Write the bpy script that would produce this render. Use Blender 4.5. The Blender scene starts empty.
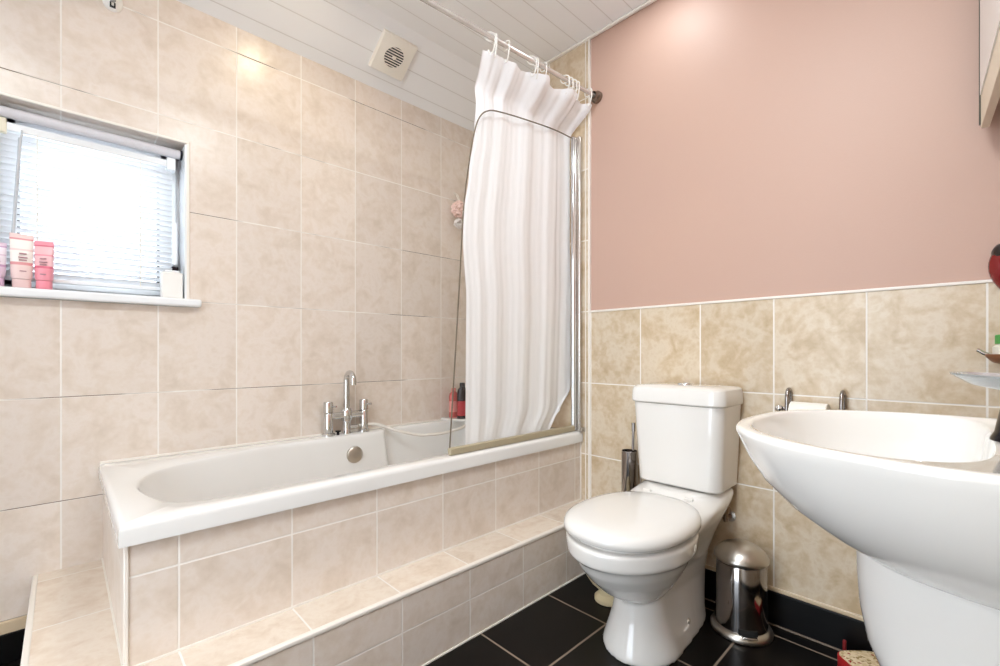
import bpy, bmesh, math, random
from mathutils import Vector, Matrix
random.seed(4)
PI = math.pi
SC = bpy.context.scene
COL = SC.collection

# ------------------------------------------------------------------ helpers
def tag(o, label=None, cat=None, group=None, kind=None):
    if label: o['label'] = label
    if cat: o['category'] = cat
    if group: o['group'] = group
    if kind: o['kind'] = kind
    return o

def obj(name, bm, mat, parent=None, smooth=True, angle=40, bevel=0, seg=2):
    me = bpy.data.meshes.new(name)
    bmesh.ops.recalc_face_normals(bm, faces=bm.faces[:])
    bm.to_mesh(me); bm.free()
    me.materials.append(mat)
    if smooth:
        for p in me.polygons: p.use_smooth = True
        me.set_sharp_from_angle(angle=math.radians(angle))
    o = bpy.data.objects.new(name, me); COL.objects.link(o)
    if bevel:
        b = o.modifiers.new('bevel', 'BEVEL'); b.width = bevel; b.segments = seg
        b.limit_method = 'ANGLE'; b.angle_limit = math.radians(35)
    if parent is not None:
        o.parent = parent
        o.matrix_parent_inverse = parent_world(parent).inverted()
    return o

def parent_world(p):
    m = p.matrix_basis.copy()
    q = p
    while q.parent:
        pass
        q = q.parent
    return m if p.type == 'EMPTY' else Matrix.Identity(4)

def empty(name, loc, label=None, cat=None, group=None, kind=None):
    o = bpy.data.objects.new(name, None); COL.objects.link(o)
    o.location = loc; o.empty_display_size = .05
    tag(o, label, cat, group, kind); return o

def struct(name, bm, mat, label=None, **k):
    o = obj(name, bm, mat, **k); o['kind'] = 'structure'
    if label: o['label'] = label
    return o

def B(): return bmesh.new()

def box(bm, x0, x1, y0, y1, z0, z1, M=None):
    vs = [bm.verts.new((x, y, z)) for z in (z0, z1) for y in (y0, y1) for x in (x0, x1)]
    for f in ((0,1,3,2),(4,6,7,5),(0,4,5,1),(2,3,7,6),(0,2,6,4),(1,5,7,3)):
        bm.faces.new([vs[i] for i in f])
    if M is not None:
        for v in vs: v.co = M @ v.co
    return bm

def loft(bm, rings, cap0=True, cap1=True, closed=True):
    R = [[bm.verts.new(p) for p in r] for r in rings]
    n = len(R[0])
    for a, b in zip(R[:-1], R[1:]):
        for i in range(n if closed else n-1):
            j = (i+1) % n
            try: bm.faces.new((a[i], a[j], b[j], b[i]))
            except ValueError: pass
    if cap0: bm.faces.new(R[0][::-1])
    if cap1: bm.faces.new(R[-1])
    return R

def lathe(bm, prof, c=(0,0,0), seg=32, sx=1, sy=1, M=None, caps=True):
    rings = []
    for r, z in prof:
        ring = []
        for i in range(seg):
            a = 2*PI*i/seg
            p = Vector((r*sx*math.cos(a), r*sy*math.sin(a), z))
            if M is not None: p = M @ p
            ring.append(p + Vector(c))
        rings.append(ring)
    loft(bm, rings, caps, caps); return bm

def cr(pts, n=8, closed=False):
    P = [Vector(p) for p in pts]; out = []
    L = len(P)
    for i in range(L if closed else L-1):
        if closed: a, b, c, d = P[(i-1) % L], P[i], P[(i+1) % L], P[(i+2) % L]
        else:
            a = P[max(i-1, 0)]; b = P[i]; c = P[i+1]; d = P[min(i+2, L-1)]
        for k in range(n):
            t = k/n
            out.append(.5*((2*b)+(-a+c)*t+(2*a-5*b+4*c-d)*t*t+(-a+3*b-3*c+d)*t*t*t))
    if not closed: out.append(P[-1])
    return out

def tube(bm, pts, r, seg=12, closed=False, rs=None):
    P = [Vector(p) for p in pts]; n = len(P)
    up = None; rings = []
    for i in range(n):
        if closed: t = P[(i+1) % n]-P[i-1]
        else: t = P[min(i+1, n-1)]-P[max(i-1, 0)]
        t.normalize()
        if up is None:
            up = Vector((0,0,1)) if abs(t.z) < .9 else Vector((1,0,0))
        up = (up - t*up.dot(t)).normalized()
        s = t.cross(up)
        rr = rs[i] if rs else r
        rings.append([P[i]+(up*math.cos(2*PI*k/seg)+s*math.sin(2*PI*k/seg))*rr for k in range(seg)])
    if closed: rings.append(rings[0]); 
    loft(bm, rings, not closed, not closed)
    if closed: bmesh.ops.remove_doubles(bm, verts=bm.verts[:], dist=1e-6)
    return bm

def cyl(bm, a, b, r, seg=20, r2=None):
    return tube(bm, [a, b], r, seg, rs=[r, r if r2 is None else r2])

# ------------------------------------------------------------------ materials
def rgb(h):
    c = [int(h[i:i+2], 16)/255 for i in (0, 2, 4)]
    return tuple(((v/12.92) if v <= .04045 else ((v+.055)/1.055)**2.4) for v in c)+(1,)

def mat(name, col, rough=.5, metal=0, spec=.5, bump=0, bscale=40, coat=0, var=0, vscale=8, sss=0):
    m = bpy.data.materials.new(name); m.use_nodes = True
    nt = m.node_tree; b = nt.nodes['Principled BSDF']
    c = rgb(col) if isinstance(col, str) else col
    b.inputs['Base Color'].default_value = c
    b.inputs['Roughness'].default_value = rough
    b.inputs['Metallic'].default_value = metal
    b.inputs['Specular IOR Level'].default_value = spec
    b.inputs['Coat Weight'].default_value = coat
    b.inputs['Coat Roughness'].default_value = .08
    tc = nt.nodes.new('ShaderNodeTexCoord')
    if var:
        n = nt.nodes.new('ShaderNodeTexNoise'); n.inputs['Scale'].default_value = vscale
        n.inputs['Detail'].default_value = 4
        nt.links.new(tc.outputs['Object'], n.inputs['Vector'])
        mx = nt.nodes.new('ShaderNodeMix'); mx.data_type = 'RGBA'
        mx.inputs[6].default_value = tuple(v*(1-var) for v in c[:3])+(1,)
        mx.inputs[7].default_value = tuple(min(1, v*(1+var*.6)) for v in c[:3])+(1,)
        nt.links.new(n.outputs['Fac'], mx.inputs[0]); nt.links.new(mx.outputs[2], b.inputs['Base Color'])
    if bump:
        n = nt.nodes.new('ShaderNodeTexNoise'); n.inputs['Scale'].default_value = bscale
        n.inputs['Detail'].default_value = 5
        nt.links.new(tc.outputs['Object'], n.inputs['Vector'])
        bp = nt.nodes.new('ShaderNodeBump'); bp.inputs['Strength'].default_value = bump
        bp.inputs['Distance'].default_value = .01
        nt.links.new(n.outputs['Fac'], bp.inputs['Height']); nt.links.new(bp.outputs['Normal'], b.inputs['Normal'])
    return m

class N:
    """tiny node-math helper"""
    def __init__(s, m): s.nt = m.node_tree
    def m(s, op, a, b=None, c=None):
        n = s.nt.nodes.new('ShaderNodeMath'); n.operation = op
        for i, v in enumerate((a, b, c)):
            if v is None: continue
            if isinstance(v, (int, float)): n.inputs[i].default_value = v
            else: s.nt.links.new(v, n.inputs[i])
        return n.outputs[0]
    def mix(s, f, a, b):
        n = s.nt.nodes.new('ShaderNodeMix'); n.data_type = 'RGBA'
        for i, v in ((0, f), (6, a), (7, b)):
            if isinstance(v, (int, float, tuple)): n.inputs[i].default_value = v
            else: s.nt.links.new(v, n.inputs[i])
        return n.outputs[2]

def tile_mat(name, ax_u, ax_v, u0, v0, w, h, cols, grout, gw=.0042, rough=.28, vary=.05, crack=0, cscale=12, seed=0, spec=.5, lines_u=True):
    """ceramic tiles on the plane of two object axes; joints at u0+k*w, v0+k*h"""
    m = bpy.data.materials.new(name); m.use_nodes = True
    nt = m.node_tree; L = nt.links; b = nt.nodes['Principled BSDF']; q = N(m)
    tc = nt.nodes.new('ShaderNodeTexCoord'); sp = nt.nodes.new('ShaderNodeSeparateXYZ')
    L.new(tc.outputs['Object'], sp.inputs[0])
    U = sp.outputs[ax_u]; V = sp.outputs[ax_v]
    u = q.m('DIVIDE', q.m('SUBTRACT', U, u0), w); v = q.m('DIVIDE', q.m('SUBTRACT', V, v0), h)
    def dist(t, s):   # metres from the nearest joint
        fr = q.m('FRACT', t); return q.m('MULTIPLY', q.m('MINIMUM', fr, q.m('SUBTRACT', 1, fr)), s)
    du = dist(u, w); dv = dist(v, h)
    d = q.m('MINIMUM', du, dv) if lines_u else dv
    mr = nt.nodes.new('ShaderNodeMapRange'); mr.interpolation_type = 'SMOOTHSTEP'
    mr.inputs[1].default_value = gw*.35; mr.inputs[2].default_value = gw*.75
    mr.inputs[3].default_value = 1; mr.inputs[4].default_value = 0
    L.new(d, mr.inputs[0]); G = mr.outputs[0]
    cb = nt.nodes.new('ShaderNodeCombineXYZ')
    L.new(q.m('FLOOR', u), cb.inputs[0]); L.new(q.m('FLOOR', v), cb.inputs[1]); cb.inputs[2].default_value = seed
    wn = nt.nodes.new('ShaderNodeTexWhiteNoise'); wn.noise_dimensions = '3D'; L.new(cb.outputs[0], wn.inputs['Vector'])
    # cloud pattern, shifted per tile
    sc = nt.nodes.new('ShaderNodeVectorMath'); sc.operation = 'MULTIPLY_ADD'
    L.new(wn.outputs['Color'], sc.inputs[0]); sc.inputs[1].default_value = (9, 9, 9); L.new(tc.outputs['Object'], sc.inputs[2])
    n1 = nt.nodes.new('ShaderNodeTexNoise'); n1.inputs['Scale'].default_value = cscale; n1.inputs['Detail'].default_value = 6
    n1.inputs['Roughness'].default_value = .6; n1.inputs['Distortion'].default_value = .4
    L.new(sc.outputs[0], n1.inputs['Vector'])
    n2 = nt.nodes.new('ShaderNodeTexNoise'); n2.inputs['Scale'].default_value = cscale*4; n2.inputs['Detail'].default_value = 4
    L.new(sc.outputs[0], n2.inputs['Vector'])
    f = q.m('ADD', q.m('MULTIPLY', n1.outputs['Fac'], .75), q.m('MULTIPLY', n2.outputs['Fac'], .25))
    rp = nt.nodes.new('ShaderNodeValToRGB')
    pos = [.34, .47, .56, .68][:len(cols)]
    while len(rp.color_ramp.elements) < len(cols): rp.color_ramp.elements.new(.5)
    for e, p, c in zip(rp.color_ramp.elements, pos, cols): e.position = p; e.color = rgb(c)
    L.new(f, rp.inputs[0])
    hv = nt.nodes.new('ShaderNodeHueSaturation'); L.new(rp.outputs[0], hv.inputs['Color'])
    L.new(q.m('ADD', 1-vary, q.m('MULTIPLY', wn.outputs['Value'], vary*2)), hv.inputs['Value'])
    gcol = rgb(grout)
    if crack:   # dark, dirty stretches of the horizontal joints
        n3 = nt.nodes.new('ShaderNodeTexNoise'); n3.inputs['Scale'].default_value = 3.1; n3.inputs['Detail'].default_value = 3
        L.new(tc.outputs['Object'], n3.inputs['Vector'])
        hm = nt.nodes.new('ShaderNodeMapRange'); hm.inputs[1].default_value = .47; hm.inputs[2].default_value = .56
        L.new(n3.outputs['Fac'], hm.inputs[0])
        near = q.m('LESS_THAN', dv, .0014)
        gc = q.mix(q.m('MULTIPLY', q.m('MULTIPLY', hm.outputs[0], near), crack), gcol, rgb('6b4a2c'))
    else: gc = gcol
    L.new(q.mix(G, hv.outputs[0], gc), b.inputs['Base Color'])
    L.new(q.m('ADD', rough, q.m('MULTIPLY', G, .45)), b.inputs['Roughness'])
    b.inputs['Specular IOR Level'].default_value = spec
    hgt = q.m('SUBTRACT', q.m('MULTIPLY', n2.outputs['Fac'], .12), G)
    bp = nt.nodes.new('ShaderNodeBump'); bp.inputs['Strength'].default_value = .35; bp.inputs['Distance'].default_value = .002
    L.new(hgt, bp.inputs['Height']); L.new(bp.outputs['Normal'], b.inputs['Normal'])
    return m

TC = ['d6c7b8', 'dfd1c4', 'e4d8ce', 'ddcfc2']            # cream / pink stone tile
TCE = ['bfa786', 'cfba9d', 'd9c9b3', 'cbb596']           # yellower end wall
GR = 'f1ebe4'
M = {}
M['tile_left'] = tile_mat('cream_wall_tile_x', 0, 2, -.2652, .1252, .25, .3325, TC, GR, crack=.9)
M['tile_end'] = tile_mat('cream_wall_tile_y', 1, 2, -1.0492, .1252, .25, .3325, TCE, GR, seed=3, vary=.04)
M['tile_right'] = tile_mat('cream_wall_tile_right', 0, 2, -.19, .1252, .25, .3325, TCE, GR, seed=4, vary=.04)
M['tile_panel'] = tile_mat('panel_tile', 0, 2, -.8062, .4405, .2535, .3325, TC, GR, seed=7)
M['tile_panel_end'] = tile_mat('panel_tile_end', 1, 2, -.7462, .4405, .25, .3325, TC, GR, seed=8)
M['tile_front'] = tile_mat('step_tile_front', 0, 2, -.8062, .1285, .2535, .3325, TC, GR, seed=11)
M['tile_top'] = tile_mat('step_tile_top', 0, 1, -.8062, -.40, .2535, .3325, ['d3c0ac', 'dfcfbe', 'e5d8c9', 'dccbb8'], GR, seed=13)
M['floor'] = tile_mat('black_floor_tile', 0, 1, -.4160, -1.1500, .3460, .3400, ['0b0908', '0e0b0a', '120e0d', '0d0a09'], '8a7a6c', gw=.006, rough=.3, seed=5, vary=.03, cscale=3, spec=.2)
M['trim_white'] = mat('white_trim', 'efe8df', .35)
M['trim_tile'] = mat('beige_trim_tile', 'd6c1a2', .3, var=.08, vscale=14)
M['skirt'] = mat('black_skirting', '0b0a0b', .35, spec=.25)
M['pink'] = mat('pink_paint', 'c4a292', .48, bump=.04, bscale=160, var=.02, vscale=2)
M['paint'] = mat('offwhite_paint', 'e6ded4', .6, bump=.03, bscale=120)
M['ceramic'] = mat('white_ceramic', 'ebe8e4', .07, coat=.5)
M['acrylic'] = mat('white_acrylic', 'ecebe9', .12, coat=.35)
M['plastic'] = mat('white_plastic', 'f2f0ec', .3)
M['upvc'] = mat('white_upvc', 'eef0f2', .25)
M['seat'] = mat('white_seat_plastic', 'ebe8e4', .12, coat=.3)
M['chrome'] = mat('chrome', 'd8d8d8', .09, 1)
M['steel'] = mat('polished_steel', '9d9896', .1, 1)
M['brushed'] = mat('brushed_steel', 'c4bdb4', .3, 1)
M['darkchrome'] = mat('dark_chrome', '34343a', .15, 1)
M['black'] = mat('black_gap', '060606', .6)
M['seal'] = mat('yellowed_seal', 'aea287', .35)
M['edge'] = mat('smoky_seal', '6f6252', .3)
M['cream_pl'] = mat('cream_plastic', 'e9e0c9', .4)
M['fan_white'] = mat('ivory_white_plastic', 'f1ece1', .4)
M['slat'] = mat('white_slat', 'f0f0f0', .4)
def slat_mat():
    m = bpy.data.materials.new('translucent_white_slat'); m.use_nodes = True
    nt = m.node_tree; nt.nodes.clear(); L = nt.links
    o = nt.nodes.new('ShaderNodeOutputMaterial'); d = nt.nodes.new('ShaderNodeBsdfDiffuse'); d.inputs[0].default_value = rgb('f4f4f4')
    t = nt.nodes.new('ShaderNodeBsdfTranslucent'); t.inputs[0].default_value = rgb('f4f4f6')
    a = nt.nodes.new('ShaderNodeMixShader'); a.inputs[0].default_value = .28
    L.new(d.outputs[0], a.inputs[1]); L.new(t.outputs[0], a.inputs[2]); L.new(a.outputs[0], o.inputs[0]); return m
M['slat'] = slat_mat()
M['grey_pl'] = mat('lavender_grey_metal', 'dcdadf', .35)

def ceiling_mat(name, off):
    m = bpy.data.materials.new(name); m.use_nodes = True
    nt = m.node_tree; b = nt.nodes['Principled BSDF']; q = N(m)
    tc = nt.nodes.new('ShaderNodeTexCoord'); sp = nt.nodes.new('ShaderNodeSeparateXYZ')
    nt.links.new(tc.outputs['Object'], sp.inputs[0])
    v = q.m('DIVIDE', q.m('SUBTRACT', sp.outputs[1], off), .096)
    fr = q.m('FRACT', v); d = q.m('MULTIPLY', q.m('MINIMUM', fr, q.m('SUBTRACT', 1, fr)), .096)
    mr = nt.nodes.new('ShaderNodeMapRange'); mr.inputs[1].default_value = .0006; mr.inputs[2].default_value = .003
    mr.inputs[3].default_value = 1; mr.inputs[4].default_value = 0
    nt.links.new(d, mr.inputs[0])
    nt.links.new(q.mix(mr.outputs[0], rgb('f4f4f4'), rgb('d8d5d2')), b.inputs['Base Color'])
    b.inputs['Roughness'].default_value = .3
    bp = nt.nodes.new('ShaderNodeBump'); bp.inputs['Strength'].default_value = .3; bp.inputs['Distance'].default_value = .003
    bp.invert = True
    nt.links.new(mr.outputs[0], bp.inputs['Height']); nt.links.new(bp.outputs['Normal'], b.inputs['Normal'])
    return m
M['ceil'] = ceiling_mat('white_ceiling_panels', -.73)
M['slope'] = ceiling_mat('white_sloping_panels', -.054)

def glass_mat(name, tint=(1, 1, 1, 1), refl=.9, rough=.0, frost=0):
    m = bpy.data.materials.new(name); m.use_nodes = True
    nt = m.node_tree; nt.nodes.clear(); L = nt.links
    o = nt.nodes.new('ShaderNodeOutputMaterial'); t = nt.nodes.new('ShaderNodeBsdfTransparent'); t.inputs[0].default_value = tint
    g = nt.nodes.new('ShaderNodeBsdfGlossy'); g.inputs['Roughness'].default_value = rough+.01
    lw = nt.nodes.new('ShaderNodeLayerWeight'); lw.inputs[0].default_value = .5
    pw = nt.nodes.new('ShaderNodeMath'); pw.operation = 'POWER'; pw.inputs[1].default_value = 4; L.new(lw.outputs['Facing'], pw.inputs[0])
    mu = nt.nodes.new('ShaderNodeMath'); mu.operation = 'MULTIPLY_ADD'; mu.inputs[1].default_value = refl; mu.inputs[2].default_value = .025*refl
    L.new(pw.outputs[0], mu.inputs[0])
    mx = nt.nodes.new('ShaderNodeMixShader'); L.new(mu.outputs[0], mx.inputs[0]); L.new(t.outputs[0], mx.inputs[1]); L.new(g.outputs[0], mx.inputs[2])
    L.new(mx.outputs[0], o.inputs[0]); return m
M['screen'] = glass_mat('clear_screen_glass', (.996, .998, .996, 1), .4)
M['pane'] = glass_mat('window_glass', (.96, .98, 1, 1), .8)
M['clear'] = mat('frosted_clear_glass', 'dfe3e4', .08); _b = M['clear'].node_tree.nodes['Principled BSDF']
_b.inputs['Transmission Weight'].default_value = .75; _b.inputs['IOR'].default_value = 1.45

def curtain_mat():
    m = bpy.data.materials.new('white_curtain_fabric'); m.use_nodes = True
    nt = m.node_tree; nt.nodes.clear(); L = nt.links
    o = nt.nodes.new('ShaderNodeOutputMaterial')
    d = nt.nodes.new('ShaderNodeBsdfDiffuse'); d.inputs[0].default_value = rgb('fcfcfe')
    t = nt.nodes.new('ShaderNodeBsdfTranslucent'); t.inputs[0].default_value = rgb('f0eeec')
    a = nt.nodes.new('ShaderNodeMixShader'); a.inputs[0].default_value = .06
    L.new(d.outputs[0], a.inputs[1]); L.new(t.outputs[0], a.inputs[2])
    g = nt.nodes.new('ShaderNodeBsdfGlossy'); g.inputs['Roughness'].default_value = .4
    b = nt.nodes.new('ShaderNodeMixShader'); b.inputs[0].default_value = .03
    L.new(a.outputs[0], b.inputs[1]); L.new(g.outputs[0], b.inputs[2])
    tc = nt.nodes.new('ShaderNodeTexCoord')
    mp = nt.nodes.new('ShaderNodeMapping'); mp.inputs['Scale'].default_value = (9, 9, 1.6)
    L.new(tc.outputs['Object'], mp.inputs[0])
    n = nt.nodes.new('ShaderNodeTexNoise'); n.inputs['Scale'].default_value = 3; n.inputs['Detail'].default_value = 4
    L.new(mp.outputs[0], n.inputs['Vector'])
    bp = nt.nodes.new('ShaderNodeBump'); bp.inputs['Strength'].default_value = .14; bp.inputs['Distance'].default_value = .02
    L.new(n.outputs['Fac'], bp.inputs['Height'])
    L.new(bp.outputs[0], d.inputs['Normal'])
    L.new(b.outputs[0], o.inputs[0]); return m
M['curtain'] = curtain_mat()

# ------------------------------------------------------------------ room shell
XR = -2.75      # rear wall
YR = -2.235     # right wall
ZC = 2.395; ZS = 2.222; YS = -.262
SL = math.atan2(ZC-ZS, -YS); 

bm = B(); box(bm, XR-.1, .12, YR-.1, .15, -.08, 0)
struct('floor', bm, M['floor'], 'black tiled bathroom floor with pale grout', smooth=False)

WX0, WX1, WZ0, WZ1 = -1.945, -1.43, 1.10, 1.708
bm = B()
for a in ((XR, WX0, .0, .16, 0, 2.5), (WX1, .12, 0, .16, 0, 2.5), (WX0, WX1, 0, .16, 0, WZ0), (WX0, WX1, 0, .16, WZ1, 2.5)):
    box(bm, *a)
bmesh.ops.remove_doubles(bm, verts=bm.verts[:], dist=1e-5)
struct('wall_left', bm, M['tile_left'], 'cream tiled wall behind the bath', smooth=False)

bm = B(); box(bm, .006, .14, YR-.1, .0, 0, 2.5)
struct('wall_end', bm, M['pink'], 'pink painted end wall behind the toilet', smooth=False)
bm = B(); box(bm, 0, .006, -.788, 0, 0, ZC); box(bm, 0, .006, YR, -.788, 0, 1.118)
struct('wall_end_tiles', bm, M['tile_end'], 'beige tiles on the end wall', smooth=False)
bm = B(); box(bm, XR-.1, .12, YR-.12, YR, 0, 2.5)
struct('wall_right', bm, M['pink'], 'pink wall behind the basin', smooth=False)
bm = B(); box(bm, XR, 0, YR, YR+.006, 0, 1.118)
struct('wall_right_tiles', bm, M['tile_right'], 'beige tiles on the right wall', smooth=False)
bm = B()
DY0, DY1, DZ = -1.85, -1.02, 2.0  # opening added in the rear wall so world light fills from behind the camera
for a in ((XR-.12, XR, YR, DY0, 0, 2.5), (XR-.12, XR, DY1, .15, 0, 2.5), (XR-.12, XR, DY0, DY1, DZ, 2.5)): box(bm, *a)
bmesh.ops.remove_doubles(bm, verts=bm.verts[:], dist=1e-5)
struct('wall_back', bm, M['paint'], 'painted rear wall with an unseen doorway added to let in fill light', smooth=False)
bm = B()
for a in ((XR-.13, XR+.015, DY0-.06, DY0, 0, DZ+.06), (XR-.13, XR+.015, DY1, DY1+.06, 0, DZ+.06), (XR-.13, XR+.015, DY0, DY1, DZ, DZ+.06)): box(bm, *a)
struct('added_doorway_frame', bm, M['trim_white'], 'white frame of the unseen doorway added for fill light', smooth=False)

bm = B(); box(bm, XR-.1, .13, YR-.1, YS, ZC, ZC+.1)
struct('ceiling', bm, M['ceil'], 'white panelled flat ceiling', smooth=False)
# sloping ceiling along the left wall, built flat then tilted so the joints follow it
Ls = math.hypot(YS, ZC-ZS)
bm = B(); box(bm, XR-.1, .13, -Ls, .03, 0, .06)
o = struct('ceiling_slope', bm, M['slope'], 'white panelled sloping ceiling above the bath', smooth=False)
o.location = (0, 0, ZS); o.rotation_euler = (-SL, 0, 0)

# trims
bm = B(); box(bm, -.004, .006, -2.235, -.795, 1.117, 1.126)
struct('trim_1', bm, M['trim_white'], 'cream trim along the top of the end wall tiles', bevel=.002)
bm = B(); box(bm, -.005, .007, -.796, -.786, 0, ZC); box(bm, -.003, .006, -.772, -.768, .24, ZC)
struct('trim_2', bm, M['trim_white'], 'white vertical trim at the tile edge', smooth=False)
bm = B(); box(bm, -.012, .004, YR, YS, ZC-.012, ZC)
struct('trim_3', bm, M['trim_white'], 'white trim where the end wall meets the ceiling', bevel=.004)
bm = B(); box(bm, -.007, 0, YR, -.888, .113, .1275)
struct('trim_6', bm, M['trim_tile'], 'beige trim tile above the end wall skirting', bevel=.003)
bm = B(); box(bm, -.010, 0, YR, -.888, 0, .113)
struct('baseboard_end', bm, M['skirt'], 'black tiled skirting of the end wall', bevel=.002)
bm = B(); box(bm, -.0135, -.0095, YR, -.888, 0, .0045)
struct('trim_5', bm, mat('grey_grout', '8a7a6c', .7), 'grey grout line at the foot of the end wall skirting', smooth=False)
bm = B(); box(bm, XR, -1.826, -.015, 0, 0, .088)
struct('baseboard_left', bm, M['skirt'], 'black tiled skirting left of the step', bevel=.002)
bm = B(); box(bm, XR, -1.826, -.012, 0, .088, .1252)
struct('trim_7', bm, M['trim_tile'], 'beige trim tile above the left skirting', bevel=.003)
bm = B(); box(bm, XR, -.02, YR, YR+.018, 0, .084)
struct('baseboard_right', bm, M['skirt'], 'black tiled skirting of the right wall', bevel=.002)

# ------------------------------------------------------------------ tiled bath surround and step
PY = -.742; PX = -1.663; SY = -.888; SX = -1.826; SZ = .24
bm = B(); box(bm, PX, 0, PY, PY+.02, SZ, .516)
struct('wall_bath_panel', bm, M['tile_panel'], 'cream tiled front panel of the bath', smooth=False)
bm = B(); box(bm, PX-.001, PX+.02, PY+.0005, 0, SZ, .516)
struct('wall_bath_end', bm, M['tile_panel_end'], 'cream tiled end panel of the bath', smooth=False)
bm = B(); box(bm, SX, 0, SY, SY+.02, 0, SZ-.012); 
struct('trim_step_front', bm, M['tile_front'], 'cream tiled riser of the step beside the bath', smooth=False)
bm = B(); box(bm, SX, SX+.02, SY+.02, 0, 0, SZ-.012)
struct('trim_step_end', bm, M['tile_panel_end'], 'cream tiled end of the step', smooth=False)
bm = B(); box(bm, SX+.01, 0, SY+.01, 0, SZ-.012, SZ)
struct('trim_step_top', bm, M['tile_top'], 'cream tiled top of the step beside the bath', smooth=False)
bm = B()
box(bm, SX-.002, 0, SY-.003, SY+.013, SZ-.013, SZ+.001); box(bm, SX-.003, SX+.012, SY, 0, SZ-.013, SZ+.001)
struct('trim_8', bm, M['trim_white'], 'white edge trim of the step', bevel=.004)
bm = B(); box(bm, PX-.003, PX+.006, PY-.003, PY+.006, SZ, .516)
struct('trim_9', bm, M['trim_white'], 'white corner trim of the bath panel', bevel=.002)
bm = B(); box(bm, PX, 0, PY-.004, PY+.002, SZ, SZ+.005); box(bm, -.006, 0, PY-.004, PY+.01, SZ, .516); box(bm, PX-.005, PX, PY, 0, SZ, SZ+.005)
struct('trim_10', bm, M['trim_white'], 'white sealant line round the bath panel', smooth=False)
bm = B(); box(bm, SX, 0, SY-.004, SY+.001, 0, .004)
struct('trim_11', bm, M['trim_white'], 'white sealant line at the foot of the step', smooth=False)

# ------------------------------------------------------------------ window
win = empty('window_1', (-1.69, .13, 1.13), 'small white framed window over the left end of the bath', kind='structure')
FY0, FY1 = .115, .158
bm = B()
for a in ((WX0, WX0+.035, FY0, FY1, 1.12, WZ1), (WX1-.022, WX1, FY0, FY1, 1.12, WZ1), (WX0, WX1, FY0, FY1, 1.12, 1.15), (WX0, WX1, FY0, FY1, WZ1-.035, WZ1)): box(bm, *a)
obj('window_frame', bm, M['upvc'], win, bevel=.003)
bm = B(); S0, S1, S2, S3 = WX0+.03, WX1-.016, 1.145, 1.68
for a in ((S0, S0+.048, FY0-.014, FY1-.01, S2, S3), (S1-.052, S1, FY0-.014, FY1-.01, S2, S3), (S0, S1, FY0-.014, FY1-.01, S2, S2+.048), (S0, S1, FY0-.014, FY1-.01, S3-.048, S3)): box(bm, *a)
obj('sash', bm, M['upvc'], win, bevel=.004)
bm = B()
for a in ((S0+.048, S0+.054, FY0-.004, FY1-.015, S2+.048, S3-.048), (S1-.058, S1-.052, FY0-.004, FY1-.015, S2+.048, S3-.048), (S0+.048, S1-.052, FY0-.004, FY1-.015, S2+.046, S2+.052), (S0+.048, S1-.052, FY0-.004, FY1-.015, S3-.054, S3-.048)): box(bm, *a)
obj('gasket', bm, M['black'], win, smooth=False)
bm = B(); box(bm, S0+.05, S1-.054, FY0+.012, FY0+.016, S2+.05, S3-.05)
obj('pane', bm, M['pane'], win, smooth=False)
bm = B(); box(bm, -1.464, -1.446, FY0-.022, FY0-.0135, 1.24, 1.30); cyl(bm, (-1.455, FY0-.04, 1.272), (-1.455, FY0-.02, 1.272), .008)
box(bm, -1.463, -1.447, FY0-.048, FY0-.036, 1.262, 1.425)
hd = obj('handle', bm, M['upvc'], win, bevel=.004)
bm = B(); box(bm, -1.466, -1.444, FY0-.046, FY0-.0135, 1.243, 1.258)
obj('keeper', bm, M['darkchrome'], win, bevel=.003)
bm = B(); box(bm, WX0-.03, -1.388, -.034, FY0, 1.101, 1.1295)
obj('window_sill', bm, M['upvc'], win, bevel=.007, seg=3)
bm = B(); box(bm, WX1-.006, WX1, -.003, FY0, 1.1295, WZ1-.006); box(bm, WX0, WX0+.006, -.003, FY0, 1.1295, WZ1-.006)
obj('reveal_lining', bm, M['upvc'], win, smooth=False)
bm = B(); box(bm, WX0-.01, WX1+.009, -.004, .004, WZ1-.002, WZ1+.007); box(bm, WX1-.001, WX1+.009, -.004, .004, 1.1295, WZ1); box(bm, WX0-.01, WX0+.001, -.004, .004, 1.1295, WZ1)
obj('reveal_edge', bm, M['trim_white'], win, bevel=.002)

# venetian blind
bl = empty('venetian_blind', (-1.67, .065, 1.17), 'white venetian blind lowered over the small window', 'blind')
BX0, BX1 = -1.908, -1.462
bm = B(); box(bm, BX0, BX1, .05, .075, 1.622, 1.648)
obj('headrail', bm, M['upvc'], bl, bevel=.003)
bm = B(); cyl(bm, (WX0+.008, .05, 1.676), (WX1-.012, .05, 1.676), .0165, 20)
vl = obj('valance_tube', bm, M['grey_pl'], bl)
for xa, xb in ((WX1-.014, WX1-.007), (WX0+.007, WX0+.012)):
    bm = B(); cyl(bm, (xa, .05, 1.676), (xb, .05, 1.676), .018, 20)
    obj('end_cap', bm, M['darkchrome'], vl)
for x0, m in ((BX0-.006, M['cream_pl']), (BX1-.022, M['upvc'])):
    bm = B(); box(bm, x0, x0+.028, .046, .09, 1.612, 1.658)
    obj('bracket', bm, m, bl, bevel=.003)
bm = B(); n = 23; z0, z1 = 1.182, 1.612
for i in range(n):
    z = z0+(z1-z0)*i/(n-1)
    pr = []
    for k in range(5):
        t = k/4-.5; y = .0625+t*.0185; zz = z+.0016*(1-4*t*t)-t*.0125
        pr.append((y, zz))
    ring0 = [(BX0+.004, y, zz) for y, zz in pr]+[(BX0+.004, y, zz-.0006) for y, zz in pr[::-1]]
    ring1 = [(BX1-.004, p[1], p[2]) for p in ring0]
    loft(bm, [ring0, ring1])
obj('slats', bm, M['slat'], bl, smooth=False)
bm = B(); box(bm, BX0+.003, BX1-.003, .052, .074, 1.160, 1.172)
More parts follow.
